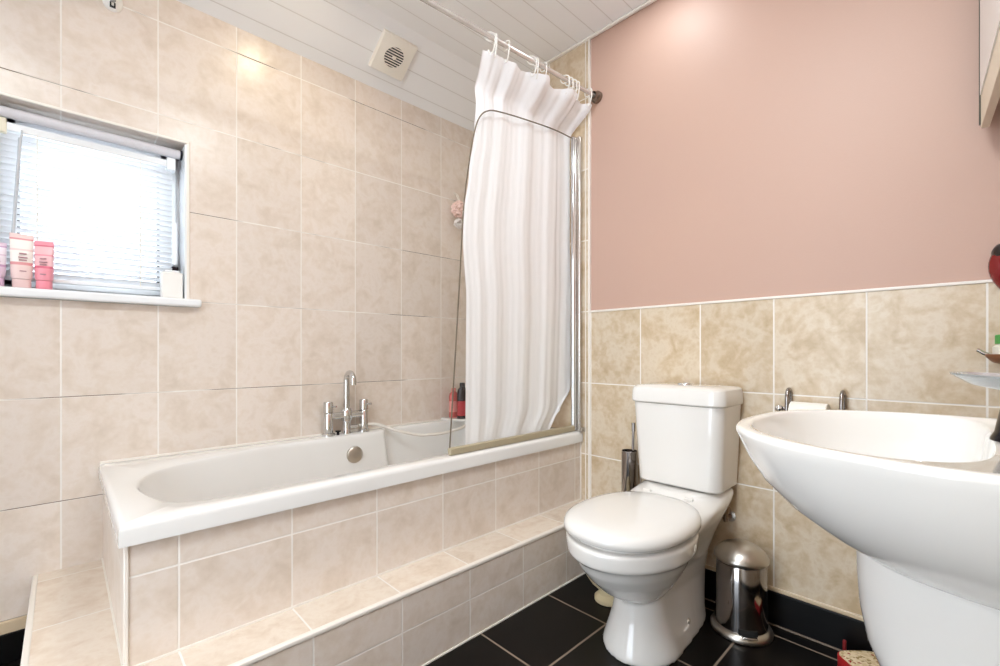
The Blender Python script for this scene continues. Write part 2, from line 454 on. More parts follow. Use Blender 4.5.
obj('bottom_rail', bm, M['upvc'], bl, bevel=.003)
for x in (-1.82, -1.56):
    bm = B(); cyl(bm, (x, .0505, 1.17), (x, .0505, 1.625), .0011, 6); cyl(bm, (x, .0745, 1.17), (x, .0745, 1.625), .0011, 6)
    obj('ladder_cord', bm, M['cream_pl'], bl)
bm = B(); tube(bm, [(-1.853, .044, 1.628), (-1.853, .034, 1.612), (-1.856, .032, 1.59)], .0025, 8); cyl(bm, (-1.856, .032, 1.60), (-1.874, .024, 1.24), .0042, 10)
obj('tilt_wand', bm, mat('clear_grey_wand', 'c4c6ca', .2), bl)

# toiletries on the sill
def tube_mat(name, base, band, hi):
    m = bpy.data.materials.new(name); m.use_nodes = True
    nt = m.node_tree; b = nt.nodes['Principled BSDF']; tc = nt.nodes.new('ShaderNodeTexCoord'); sp = nt.nodes.new('ShaderNodeSeparateXYZ')
    nt.links.new(tc.outputs['Generated'], sp.inputs[0])
    rp = nt.nodes.new('ShaderNodeValToRGB'); rp.color_ramp.interpolation = 'CONSTANT'
    st = [(0, base), (.30, band), (.36, hi), (.62, base), (.66, hi), (.86, band), (.90, base)]
    while len(rp.color_ramp.elements) < len(st): rp.color_ramp.elements.new(.5)
    for e, (p, c) in zip(rp.color_ramp.elements, st): e.position = p; e.color = rgb(c)
    nt.links.new(sp.outputs[2], rp.inputs[0]); nt.links.new(rp.outputs[0], b.inputs['Base Color'])
    b.inputs['Roughness'].default_value = .3
    return m
def sq_tube(x, y, w, h, rz, mb, mc, label, lean=0):
    t = empty('cosmetic_tube', (x, y, 1.1297), label, 'tube', 'toiletry tubes on the window sill')
    t.rotation_euler = (0, lean, rz)
    W = t.matrix_basis
    def ring(hw, hd, z, n=24):
        return [W @ Vector((hw*math.copysign(abs(math.cos(a))**.8, math.cos(a)), hd*math.copysign(abs(math.sin(a))**.8, math.sin(a)), z)) for a in [2*PI*i/n for i in range(n)]]
    bm = B(); loft(bm, [ring(w*.36, .016, .0), ring(w*.40, .018, .003), ring(w*.40, .018, .026), ring(w*.38, .016, .028)])
    obj('cap', bm, mc, t)
    bm = B(); loft(bm, [ring(w*.40, .017, .029), ring(w*.45, .0185, .036), ring(w*.47, .017, h*.4), ring(w*.49, .010, h*.75), ring(w*.5, .003, h*.93), ring(w*.5, .002, h)])
    bd = obj('body', bm, mb, t)
    # printed lines on the front
    pm = mat('pale_print', 'b5898f', .5)
    for zz, ww in ((.62, .22), (.55, .30), (.50, .24), (.30, .2)):
        yy = -.0185 if zz < .45 else -.0178
        bm = B(); box(bm, -w*ww*.5, w*ww*.5+.004, yy-.0012, yy+.004, h*zz, h*zz+.003, W)
        obj('printed_line', bm, pm, bd, smooth=False)
pinkA = tube_mat('pale_pink_tube', 'f1d6d3', 'e39c9f', 'f6efea'); pinkB = tube_mat('hot_pink_tube', 'f09aa8', 'df7088', 'f4c3c9'); lil = tube_mat('lilac_tube', 'dcc3d6', 'c79dc0', 'ece0ea')
sq_tube(-1.852, .008, .052, .168, .08, pinkA, mat('pale_cap', 'e7c8c6', .3), 'pale pink and white cosmetic tube on the window sill, middle of the three')
sq_tube(-1.803, .008, .046, .153, -.25, pinkB, mat('pink_cap', 'ef93a2', .3), 'bright pink cosmetic tube on the window sill, beside the clear blind')
sq_tube(-1.909, .010, .052, .135, .1, lil, mat('lilac_cap', 'd9b7d2', .3), 'lilac cosmetic tube at the left end of the window sill')
bx = empty('air_freshener', (-1.472, .02, 1.1297), 'small white square box on the right end of the window sill', 'box')
bm = B(); box(bm, -1.505, -1.441, .002, .040, 1.1297, 1.226)
obj('housing', bm, M['plastic'], bx, bevel=.004)
bm = B(); box(bm, -1.496, -1.450, .006, .036, 1.226, 1.2335)
obj('top_grille', bm, M['upvc'], bx, bevel=.003)

# ------------------------------------------------------------------ bathtub
tub = empty('bathtub', (-.84, -.38, .24), 'white acrylic built-in bathtub with tiled panels', 'bathtub')
RZ = .563
inn = [  # inner edge of the rim with its partner on the outer rectangle
 ((-1.618,-.42),(-1.675,-.42)), ((-1.608,-.53),(-1.675,-.56)), ((-1.585,-.618),(-1.675,-.68)), ((-1.56,-.655),(-1.675,-.756)), ((-1.53,-.676),(-1.61,-.756)),
 ((-1.47,-.690),(-1.50,-.756)), ((-1.35,-.697),(-1.35,-.756)), ((-1.1,-.697),(-1.1,-.756)), ((-.7,-.697),(-.7,-.756)), ((-.3,-.697),(-.3,-.756)), ((-.17,-.69),(-.15,-.756)),
 ((-.125,-.665),(-.004,-.756)), ((-.11,-.62),(-.004,-.66)), ((-.105,-.4),(-.004,-.4)), ((-.115,-.18),(-.004,-.16)), ((-.14,-.10),(-.004,-.003)), ((-.2,-.065),(-.18,-.003)),
 ((-.4,-.055),(-.4,-.003)), ((-.58,-.055),(-.58,-.003)), ((-.645,-.058),(-.64,-.003)), ((-.662,-.088),(-.67,-.003)), ((-.70,-.095),(-.70,-.003)), ((-.85,-.097),(-.85,-.003)),
 ((-1.0,-.095),(-1.0,-.003)), ((-1.1,-.092),(-1.1,-.003)), ((-1.22,-.105),(-1.22,-.003)), ((-1.337,-.138),(-1.34,-.003)), ((-1.45,-.178),(-1.52,-.003)), ((-1.54,-.234),(-1.675,-.003)), ((-1.595,-.32),(-1.675,-.28))]
K = 6
I2 = cr([(p[0][0], p[0][1], 0) for p in inn], K, True)
O2 = []
for i in range(len(inn)):
    a = Vector(inn[i][1]); b_ = Vector(inn[(i+1) % len(inn)][1])
    for k in range(K): O2.append(a.lerp(b_, k/K))
def bot(p):   # floor of the tub under an inner rim point
    x = -1.18+(p.x+1.618)*(.93/1.513); y = -.39+(p.y+.39)*.74
    y = max(min(y, -.155), -.625)
    return Vector((x, y, 0))
def shrink(o, d):
    return Vector((max(min(o.x, -.004-d), -1.675+d), max(min(o.y, -.003-d), -.756+d)))
rings = []
for d, z in ((.012, .512), (.0, .514), (0, .548), (.002, .556), (.007, .561), (.014, RZ)):
    rings.append([(shrink(o, d).x, shrink(o, d).y, z) for o in O2])
def deck(p):   # tap ledge stands a little proud
    return 0
for e, z in ((.0, RZ), (.35, RZ-.002), (.75, RZ-.008), (1, RZ-.02)):
    rr = []
    for p, o in zip(I2, O2):
        c = Vector((-.85, -.39, 0)); dirn = (c-p).normalized()
        q = p+dirn*(.012*e)
        rr.append((q.x, q.y, z))
    rings.append(rr)
for t, z in ((.06, .50), (.14, .44), (.24, .37), (.38, .29), (.55, .22), (.78, .178), (1, .165)):
    rr = []
    for p in I2:
        c = Vector((-.85, -.39, 0)); q = p+(c-p).normalized()*.012
        bq = bot(p); r = q.lerp(bq, t); rr.append((r.x, r.y, z))
    rings.append(rr)
bm = B(); loft(bm, rings, cap0=False, cap1=True)
obj('tub_shell', bm, M['acrylic'], tub, angle=50)
ovx = -.826
bm = B(); MR = Matrix.Rotation(PI/2, 3, 'X')
lathe(bm, [(.0, .012), (.012, .012), (.03, .010), (.036, .005), (.037, -.004), (.02, -.01)], (ovx, -.118, .478), 32, M=MR)
obj('overflow_cover', bm, M['brushed'], tub)
bm = B(); lathe(bm, [(.0, .003), (.03, .003), (.034, 0), (.034, -.004)], (-.82, -.37, .166), 28)
obj('plug', bm, M['chrome'], tub)
for x in (-1.15, -.35):
    for y in (-.55, -.24):
        bm = B(); lathe(bm, [(.03, 0), (.03, .01), (.012, .014), (.012, .168)], (x, y, 0), 16)
        obj('foot', bm, M['brushed'], tub)
# sealant and raised corner ledge
bm = B(); box(bm, -1.672, 0, -.007, 0, RZ-.008, RZ+.006)
struct('trim_12', bm, M['trim_white'], 'white sealant line along the back of the bath', bevel=.003)

# bath tap
tp = empty('bath_mixer_tap', (-.806, -.045, RZ), 'chrome bath mixer tap with tall swan neck spout on the bath rim', 'tap')
TY = -.045; TX0, TX1 = -.914, -.745
for x in (TX0, TX1):
    bm = B(); lathe(bm, [(.028, 0), (.028, .008), (.024, .012), (.0195, .014), (.0195, .098), (.018, .10)], (x, TY, RZ), 24)
    pl = obj('pillar', bm, M['chrome'], tp)
    bm = B(); lathe(bm, [(.0205, .103), (.0205, .145), (.018, .15), (.0, .151)], (x, TY, RZ), 24)
    hd = obj('handle', bm, M['chrome'], tp)
    bm = B(); cyl(bm, (x, TY, RZ+.128), (x+.022, TY-.032, RZ+.130), .0042, 10)
    obj('lever', bm, M['chrome'], hd)
xm = (TX0+TX1)/2
bm = B(); cyl(bm, (TX0, TY, RZ+.085), (TX1, TY, RZ+.085), .016, 20); lathe(bm, [(.022, .06), (.024, .065), (.024, .105), (.018, .115)], (xm, TY, RZ), 24)
obj('body', bm, M['chrome'], tp)
bm = B(); lathe(bm, [(.019, .0), (.019, .006), (.017, .010), (.017, .062)], (xm, TY, RZ), 20)
obj('diverter', bm, M['chrome'], tp)
bm = B(); P = [(xm, TY, RZ+.105), (xm, TY, RZ+.18), (xm, TY, RZ+.235)]
for k in range(1, 10):
    a = PI*k/9; P.append((xm, TY-.033+.033*math.cos(a), RZ+.24+.036*math.sin(a)))
P.append((xm, TY-.066, RZ+.225))
tube(bm, cr(P, 3), .0135, 16)
obj('spout', bm, M['chrome'], tp)
bm = B(); cyl(bm, (xm+.01, TY, RZ+.030), (xm+.05, TY-.004, RZ+.030), .008, 12)
obj('hose_outlet', bm, M['chrome'], tp)
bm = B(); lathe(bm, [(.006, 0), (.006, .012), (.012, .014), (.012, .02), (.0, .021)], (xm-.045, TY-.01, RZ), 12)
obj('diverter_knob', bm, M['darkchrome'], tp)

# shower hose
bm = B()
hp = cr([(-.772, -.049, RZ+.030), (-.74, -.05, RZ+.032), (-.68, -.062, RZ+.026), (-.615, -.10, .560), (-.52, -.15, .532), (-.455, -.185, .530), (-.40, -.20, .531), (-.34, -.215, .540), (-.28, -.23, .560), (-.20, -.27, .65), (-.15, -.30, .9), (-.12, -.33, 1.25), (-.07, -.38, 1.5), (-.03, -.40, 1.62)], 10)
tube(bm, hp, .0072, 10)
tag(obj('shower_hose', bm, mat('white_hose', 'e4ded6', .25), None), 'pale shower hose drooping from the bath tap across the tub', 'hose')

# bottles in the corner of the rim
b1 = empty('shampoo_bottle', (-.060, -.058, RZ), 'black capped bottle with red label on the corner of the bath rim', 'bottle', 'bottles at the far end of the bath')
cx, cy = -.125, -.185
def bottle(e, x, y, r, h, mb, ml, mc, lz0, lz1, ch):
    bm = B(); lathe(bm, [(r*.92, 0), (r, .004), (r, h*.74), (r*.86, h*.84), (r*.5, h*.91), (r*.38, h*.925)], (x, y, RZ+.012), 28, sy=.7)
    obj('body', bm, mb, e)
    bm = B(); lathe(bm, [(r*1.012, lz0), (r*1.012, lz1)], (x, y, RZ+.012), 28, sy=.706, caps=False)
    obj('label_band', bm, ml, e)
    bm = B(); lathe(bm, [(r*.46, h*.92), (r*.46, h*.92+ch*.8), (r*.4, h*.92+ch), (0, h*.92+ch)], (x, y, RZ+.012), 20)
    obj('cap', bm, mc, e)
b1.location = (-.195, -.105, RZ+.012)
bottle(b1, -.200, -.105, .032, .185, mat('black_bottle', '2a2124', .25), mat('red_label', 'b8373f', .4), mat('black_cap', '1b1a1c', .3), .016, .095, .022)
b2 = empty('shower_gel_bottle', (-.208, -.040, RZ+.012), 'pink red bottle behind the black bottle in the bath corner', 'bottle', 'bottles at the far end of the bath')
bottle(b2, -.210, -.042, .028, .155, mat('red_bottle', 'cf6a66', .25), mat('pink_label', 'e79b95', .4), mat('red_cap', 'd77870', .3), .03, .09, .018)
bm = B()
cl = [(0, 0), (-.268, 0), (-.265, -.05), (-.235, -.13), (-.16, -.20), (0, -.24)]
loft(bm, [[(x-.002, y-.003, z) for x, y in cl] for z in (RZ-.001, RZ+.012)])
tag(obj('corner_ledge', bm, M['acrylic'], tub, bevel=.004), None)

# bath puff
pf = empty('bath_puff', (-.17, -.06, 1.70), 'pink and white bath puff hanging in the corner behind the curtain', 'bath puff')
bm = B()
def puff(bm, c, r, seed):
    rnd = random.Random(seed)
    for k in range(26):
        d = Vector((rnd.uniform(-1, 1), rnd.uniform(-1, 1), rnd.uniform(-1, 1))).normalized()
        s = d.orthogonal().normalized(); t = d.cross(s)
        pts = []
        for j in range(14):
            a = 2*PI*j/14; w = 1+.25*math.sin(5*a+k)
            pts.append(Vector(c)+d*r*.55+(s*math.cos(a)+t*math.sin(a))*r*.55*w+d*.12*r*math.sin(3*a+k))
        tube(bm, pts, r*.11, 6, closed=True)
puff(bm, (-.178, -.055, 1.725), .05, 1)
obj('mesh_ruffle', bm, mat('pink_mesh', 'f2d3c9', .7), pf)
bm = B(); puff(bm, (-.183, -.055, 1.645), .030, 2)
obj('white_ruffle', bm, mat('white_mesh', 'ece4df', .7), pf)
bm = B(); tube(bm, cr([(-.178, -.055, 1.76), (-.17, -.03, 1.81), (-.178, -.004, 1.83), (-.185, -.03, 1.81), (-.178, -.055, 1.76)], 6), .0018, 6)
obj('hanging_cord', bm, M['trim_white'], pf)

# ------------------------------------------------------------------ bath screen
sc = empty('bath_screen', (-.38, -.725, RZ), 'clear glass bath screen hinged on a chrome wall profile', 'bath screen')
GY = -.725
edge = [(-.764, .588), (-.748, .80), (-.732, 1.014), (-.718, 1.20), (-.706, 1.381), (-.694, 1.51), (-.675, 1.628), (-.652, 1.745), (-.622, 1.825), (-.575, 1.868), (-.50, 1.888), (-.343, 1.911), (-.177, 1.930), (-.05, 1.934)]
ep = cr([(x, GY, z) for x, z in edge], 5)
out = [(p.x, p.z) for p in ep]+[(-.036, 1.93), (-.036, .588)]
bm = B(); loft(bm, [[(x, GY-.003, z) for x, z in out], [(x, GY+.003, z) for x, z in out]])
obj('glass_pane', bm, M['screen'], sc, angle=20)
bm = B(); tube(bm, ep, .0028, 8)
obj('edge_seal', bm, M['edge'], sc)
bm = B(); box(bm, -.768, -.03, GY-.011, GY+.009, RZ+.001, RZ+.028)
obj('bottom_seal', bm, M['seal'], sc, bevel=.005)
bm = B(); box(bm, -.024, -.002, GY-.030, GY+.012, RZ+.001, 1.945)
obj('wall_profile', bm, mat('satin_aluminium', 'd2ccc6', .25, 1), sc, bevel=.006, seg=3)
bm = B(); cyl(bm, (-.034, GY, RZ+.002), (-.034, GY, 1.94), .0115, 20)
obj('hinge_post', bm, M['chrome'], sc)
bm = B(); box(bm, -.028, -.006, GY-.045, GY-.028, RZ+.001, RZ+.02)
obj('profile_foot', bm, M['brushed'], sc, bevel=.003)

# ------------------------------------------------------------------ curtain rail, hooks, curtain
ROD = 2.10
def rod_y(x): return -.832+.0734*(-x)
rl = empty('curtain_rail', (0, -.832, ROD), 'metal shower curtain rail running from the end wall over the bath', 'curtain rail')
CXR = -1.64; cyr = rod_y(CXR)
bm = B()
P = [(-.004, rod_y(0), ROD), (CXR+.12, rod_y(CXR+.12), ROD), (CXR+.05, cyr+.01, ROD), (CXR+.012, cyr+.045, ROD), (CXR, cyr+.11, ROD+.002), (CXR, -.01, ROD+.022)]
tube(bm, [P[0]]+cr(P[1:5], 6)+[P[5]], .0088, 16)
obj('rail_tube', bm, mat('silver_rail', 'dcd8d4', .22, .6), rl)
bm = B(); MY = Matrix.Rotation(-PI/2, 3, 'Y')
lathe(bm, [(.0, .022), (.016, .022), (.0165, .035), (.02, .0205), (.026, .012), (.027, .0)], (.004, rod_y(0), ROD), 28, M=MY)
obj('wall_flange', bm, mat('aged_chrome', '8a7f76', .25, 1), rl)
bm = B(); MX = Matrix.Rotation(PI/2, 3, 'X')
lathe(bm, [(.0, .012), (.018, .012), (.03, .009), (.036, .002), (.036, 0)], (CXR, 0, ROD+.024), 32, sx=.78, M=MX)
fl = obj('wall_flange', bm, M['plastic'], rl)
bm = B(); box(bm, CXR-.0075, CXR-.0035, -.0155, -.0095, ROD-.0, ROD+.012); box(bm, CXR+.0035, CXR+.0075, -.0155, -.0095, ROD-.0, ROD+.012); box(bm, CXR-.0075, CXR+.0075, -.0155, -.0095, ROD-.004, ROD)
obj('screw_slot', bm, M['black'], fl, smooth=False)

HX = [-.622, -.600, -.545, -.410, -.385, -.345, -.215, -.190, -.165, -.140, -.062]
words = ['first', 'second', 'third', 'fourth', 'fifth', 'sixth', 'seventh', 'eighth', 'ninth', 'tenth', 'eleventh']
hook_mesh = None
for i, x in enumerate(HX):
    if hook_mesh is None:
        bm = B(); pts = []
        for k in range(14):
            a = PI*1.15-k/13*PI*1.75
            pts.append((0, .019*math.cos(a), .017*math.sin(a)))
        pts = pts[::-1]
        pts = pts+[(0, -.018, -.022), (0, -.010, -.050), (0, -.002, -.062), (0, .006, -.058), (0, .007, -.048)]
        tube(bm, cr(pts, 2), .0026, 8)
        o = obj('curtain_hook', bm, M['plastic']); hook_mesh = o.data
    else:
        o = bpy.data.objects.new('curtain_hook', hook_mesh); COL.objects.link(o)
    o.location = (x, rod_y(x), ROD); o.rotation_euler = (0, 0, math.radians(random.uniform(-30, 30)))
    if i in (0, 3): o.rotation_euler.z = math.radians(55)
    tag(o, '%s white plastic curtain hook along the rail, counting from the free edge of the curtain' % words[i], 'curtain hook', 'curtain hooks on the shower rail')

def smooth(a, b, t):
    t = max(0, min(1, (t-a)/(b-a))); return t*t*(3-2*t)
XL = [(.50, -.658), (.80, -.657), (1.12, -.656), (1.37, -.675), (1.45, -.673), (1.62, -.648), (1.77, -.625), (1.90, -.615), (1.97, -.622), (2.05, -.645)]
XRT = [(.50, -.014), (1.2, -.020), (1.5, -.030), (1.90, -.036), (2.0, -.030), (2.05, -.034)]
def lerp_tab(T, z):
    if z <= T[0][0]: return T[0][1]
    for (a, p), (b_, q) in zip(T[:-1], T[1:]):
        if z <= b_: return p+(q-p)*smooth(a, b_, z)
    return T[-1][1]
bm = B(); NU, NV = 170, 90
grid = []
for j in range(NV+1):
    v = j/NV; row = []
    for i in range(NU+1):
        u = i/NU
        # top edge follows the hooks, sagging between them
        xt = -.645+u*.600
        near = min(abs(xt-h) for h in HX)
        ztop = ROD-.044-.012*smooth(0, .07, near)
        zb = .574+.085*smooth(.86, 1.0, u)
        z = ztop+(zb-ztop)*v
        # left edge swells outward, then comes back
        xl = lerp_tab(XL, z); xr = lerp_tab(XRT, z)-.085*smooth(.91, 1, v)**1.3
        x = xl+(xr-xl)*u
        w = u+.012*math.sin(5*v+3*u)
        amp = .012*(1-smooth(0, .14, v))+.0090
        fold = amp*(.8*math.sin(2*PI*w*2.3+.4)*math.sin(2*PI*w*1.3+1.1+v)+.42*math.sin(2*PI*w*4.6+1.3+.8*v+2*math.sin(4*w))+.16*math.sin(2*PI*w*9.7+2.5*v+3*math.sin(7*w+v))+.05*math.sin(2*PI*w*21+3*v+4*math.sin(5*w)))
        inside = smooth(2.075, 1.955, z) if False else 1-smooth(1.94, 2.06, z)
        yt = rod_y(x)
        yin = -.704+.016*smooth(.05, 1, v)
        y = yt+(yin-yt)*inside+fold*(1 if inside < .9 else .8)
        y = max(y, -.7155+.0) if z < 1.945 else y
        row.append(bm.verts.new((x, y, z)))
    grid.append(row)
for j in range(NV):
    for i in range(NU):
        bm.faces.new((grid[j][i], grid[j][i+1], grid[j+1][i+1], grid[j+1][i]))
cu = obj('shower_curtain', bm, M['curtain'], None, angle=180)
tag(cu, 'white shower curtain hanging from the rail behind the glass screen', 'shower curtain')

# ------------------------------------------------------------------ extractor fan on the sloping ceiling
fan = empty('extractor_fan', (-.653, -.14, 2.314), 'square white extractor fan with round slotted grille on the sloping ceiling', 'extractor fan')
ns = Vector((0, -math.sin(SL), -math.cos(SL))); ss = Vector((0, -math.cos(SL), math.sin(SL)))
c0 = Vector((-.653, -.148, ZS+.148*math.tan(SL)))
FM = Matrix(((1, ss.x, ns.x, c0.x), (0, ss.y, ns.y, c0.y), (0, ss.z, ns.z, c0.z), (0, 0, 0, 1)))
bm = B(); R = .05; H = .086; n = 48; tp_, bt_ = [], []
sq = []
for i in range(n):
    a = 2*PI*i/n+PI/4; ca, sa = math.cos(a), math.sin(a); k = H/max(abs(ca), abs(sa)); sq.append((k*ca, k*sa))
rg = [[FM @ Vector((x, y, 0)) for x, y in sq], [FM @ Vector((x, y, .017)) for x, y in sq], [FM @ Vector((x*.955, y*.955, .022)) for x, y in sq]]
rg += [[FM @ Vector((r*math.cos(2*PI*i/n+PI/4), r*math.sin(2*PI*i/n+PI/4), z)) for i in range(n)] for r, z in ((.052, .023), (.049, .0245), (.047, .0235), (.047, .006))]
loft(bm, rg, True, False)
obj('cover_plate', bm, M['fan_white'], fan, angle=30)
bm = B(); loft(bm, [[FM @ Vector((.047*math.cos(2*PI*i/32), .047*math.sin(2*PI*i/32), z)) for i in range(32)] for z in (.003, .0185)])
obj('recess_shade', bm, M['black'], fan, smooth=False)  # solid black plug painting the shade behind the grille bars
bm = B()
for k in range(8):
    y = -.0455+.01138*(k+.5); hw = math.sqrt(max(.0, .0475**2-y*y)); box(bm, -hw, hw, y-.0021, y+.0021, .0185, .0218, FM)
gr = obj('grille', bm, M['fan_white'], fan, smooth=False)
bm = B(); lathe(bm, [(.009, .0), (.009, .004), (.0, .005)], (0, 0, 0), 16)
for v in bm.verts: v.co = FM @ (v.co+Vector((0, 0, .0215)))
obj('grille_hub', bm, M['fan_white'], fan)

# ------------------------------------------------------------------ toilet
AY = -1.285
wc = empty('toilet', (-.35, AY, 0), 'white close-coupled toilet with closed lid against the end wall', 'toilet')
def D(xf, xb, wf, wb, z, n=64, ex=2.4, sq=6):
    """plan ring: rounded nose at xf, squared tail at xb; half widths at nose centre and tail"""
    pts = []
    for i in range(n):
        a = 2*PI*i/n; ca, sa = math.cos(a), math.sin(a)
        xc = xf+wf*1.15 if (xf+wf*1.15) < xb else (xf+xb)/2
        if ca >= 0:    # nose side (towards -x)
            x = xc-(xc-xf)*ca; y = wf*sa
        else:
            e = 2/sq
            x = xc+(xb-xc)*abs(ca)**e
            t = abs(ca)**e
            y = (wf+(wb-wf)*min(1, t))*math.copysign(abs(sa)**e, sa) if sq else wf*sa
        pts.append((x, AY+y, z))
    return pts
bm = B()
# foot and rear body
loft(bm, [D(-.552, -.10, .120, .098, 0), D(-.552, -.10, .120, .098, .012), D(-.540, -.10, .108, .094, .05), D(-.522, -.09, .088, .092, .11), D(-.512, -.08, .078, .090, .17), D(-.515, -.065, .086, .096, .23), D(-.53, -.045, .120, .116, .30), D(-.55, -.025, .15, .143, .37), D(-.40, -.022, .158, .155, .41), D(-.255, -.02, .150, .155, .438), D(-.235, -.02, .135, .150, .449)])
# bowl
def E(cx, a, b, z, n=64): return [(cx-a*math.cos(2*PI*i/n), AY+b*math.sin(2*PI*i/n), z) for i in range(n)]
loft(bm, [E(-.44, .06, .055, .165), E(-.45, .098, .078, .185), E(-.457, .138, .105, .215), E(-.465, .178, .132, .258), E(-.471, .206, .152, .297), E(-.474, .218, .163, .324), E(-.476, .224, .169, .331), E(-.478, .236, .179, .339), E(-.479, .239, .182, .381), E(-.478, .237, .180, .388)])
pan = obj('pan', bm, M['ceramic'], wc, angle=180)
rm = pan.modifiers.new('remesh', 'REMESH'); rm.mode = 'VOXEL'; rm.voxel_size = .0055; rm.use_smooth_shade = True
sm = pan.modifiers.new('smooth', 'SMOOTH'); sm.factor = .5; sm.iterations = 8
# seat ring and lid
def S(cx, a, b, xb, z, n=72, p=2.25):
    r = []
    for i in range(n):
        t = 2*PI*i/n; c, s = math.cos(t), math.sin(t)
        x = cx-a*math.copysign(abs(c)**(2/p), c); y = b*math.copysign(abs(s)**(2/p), s)
        r.append((min(x, xb), AY+y, z))
    return r
bm = B(); loft(bm, [S(-.477, .212, .156, -.262, .386), S(-.477, .214, .158, -.26, .388), S(-.477, .214, .158, -.26, .401), S(-.477, .210, .154, -.262, .4035)])
obj('seat', bm, M['seat'], wc, angle=60)
bm = B(); loft(bm, [S(-.477, .220, .165, -.257, .4025), S(-.477, .233, .178, -.252, .4015), S(-.477, .238, .182, -.248, .405), S(-.477, .238, .182, -.248, .418), S(-.477, .234, .178, -.250, .429), S(-.477, .222, .166, -.258, .437), S(-.477, .19, .14, -.28, .443), S(-.477, .13, .095, -.33, .447), S(-.477, .06, .04, -.42, .4485)])
obj('lid', bm, M['seat'], wc, angle=60)
for s in (-1, 1):
    bm = B(); cyl(bm, (-.244, AY+s*.075-.014, .434), (-.244, AY+s*.075+.014, .434), .008, 18)
    obj('hinge', bm, M['seat'], wc)
bm = B(); MB_ = Matrix.Rotation(PI/2, 3, 'X')
lathe(bm, [(.0, .008), (.006, .0075), (.0085, .003), (.009, 0)], (-.30, AY-.097, .062), 18, M=MB_)
obj('bolt_cap', bm, M['brushed'], wc)
# cistern
def RR(x0, x1, hw, z, r=.035, n=8):
    pts = []
    for cxx, cyy, a0 in ((x1-.008, AY+hw-.008, 0), (x0+r, AY+hw-r, PI/2), (x0+r, AY-hw+r, PI), (x1-.008, AY-hw+.008, 1.5*PI)):
        rr = r if cxx < (x0+x1)/2 else .008
        for k in range(n+1):
            a = a0+PI/2*k/n; pts.append((cxx+rr*math.cos(a), cyy+rr*math.sin(a), z))
    # gentle bow of the front face
    return [(x-(.014*(1-((y-AY)/hw)**2) if x < x0+r*1.01 else 0), y, z) for x, y, z in pts]
bm = B(); loft(bm, [RR(-.178, -.012, .147, .455), RR(-.183, -.012, .151, .460), RR(-.186, -.012, .153, .50), RR(-.197, -.012, .165, .742), RR(-.197, -.012, .165, .747)])
obj('cistern', bm, M['ceramic'], wc, angle=35)
bm = B(); loft(bm, [RR(-.201, -.010, .169, .749), RR(-.205, -.010, .172, .754), RR(-.204, -.010, .171, .79), RR(-.200, -.010, .168, .803), RR(-.190, -.012, .159, .810), RR(-.12, -.03, .09, .814)])
ld = obj('cistern_lid', bm, M['ceramic'], wc, angle=35)
bm = B(); lathe(bm, [(.026, 0), (.026, .004), (.023, .007), (.0, .0075)], (-.105, AY, .8130), 28, sx=.75)
ob = obj('flush_button', bm, M['chrome'], ld)
bm = B(); lathe(bm, [(.011, .0), (.011, .0032), (.0, .0036)], (-.105, AY-.009, .8195), 18)
obj('small_button', bm, M['brushed'], ob)

# stop valve behind the cistern
sv = empty('stop_valve', (-.03, -1.40, .40), 'small metal stop valve and pipe behind the right side of the toilet', 'valve')
bm = B(); cyl(bm, (-.006, -1.408, .335), (-.05, -1.408, .335), .009); cyl(bm, (-.045, -1.408, .325), (-.045, -1.408, .455), .0075)
obj('pipe', bm, mat('copper_tarnished', '7d6a58', .3, 1), sv)
bm = B(); lathe(bm, [(.013, 0), (.015, .004), (.015, .022), (.013, .026)], (-.045, -1.408, .415), 6)
obj('nut', bm, mat('old_brass_nut', '8a7458', .3, 1), sv, smooth=False)
bm = B(); lathe(bm, [(.012, 0), (.014, .004), (.014, .02), (.012, .024)], (-.045, -1.408, .355), 6)
obj('nut', bm, mat('old_brass', '8a7458', .3, 1), sv, smooth=False)
bm = B(); lathe(bm, [(.02, 0), (.02, .004), (.012, .006)], (0, -1.408, .335), 20, M=Matrix.Rotation(-PI/2, 3, 'Y'))
obj('collar', bm, M['brushed'], sv)

# toilet brush in a wall tube
tb = empty('toilet_brush', (-.05, -1.028, .34), 'chrome toilet brush tube on the wall left of the cistern', 'toilet brush')
bm = B(); lathe(bm, [(.0, 0), (.030, 0), (.033, .004), (.033, .185), (.031, .187), (.031, .175), (.0, .175)], (-.052, -1.028, .335), 28)
obj('holder', bm, M['steel'], tb)
bm = B(); box(bm, -.022, 0, -1.04, -1.016, .42, .46)
obj('bracket', bm, M['chrome'], tb, bevel=.003)
bm = B(); cyl(bm, (-.052, -1.043, .515), (-.052, -1.046, .625), .0055, 14); cyl(bm, (-.052, -1.046, .605), (-.052, -1.046, .64), .008, 14)
obj('brush_handle', bm, M['steel'], tb)

# cream pot beside the toilet
bm = B(); lathe(bm, [(.0, 0), (.044, 0), (.049, .004), (.049, .016), (.043, .022), (.034, .03), (.034, .045), (.062, .07), (.082, .10), (.096, .135), (.107, .175), (.112, .21), (.107, .214), (.0, .205)], (-.285, -1.072, 0), 36)
vs = obj('pot', bm, mat('cream_pot', 'dccba4', .4), None)
tag(vs, 'cream flared pot with round foot half hidden behind the toilet bowl', 'pot')

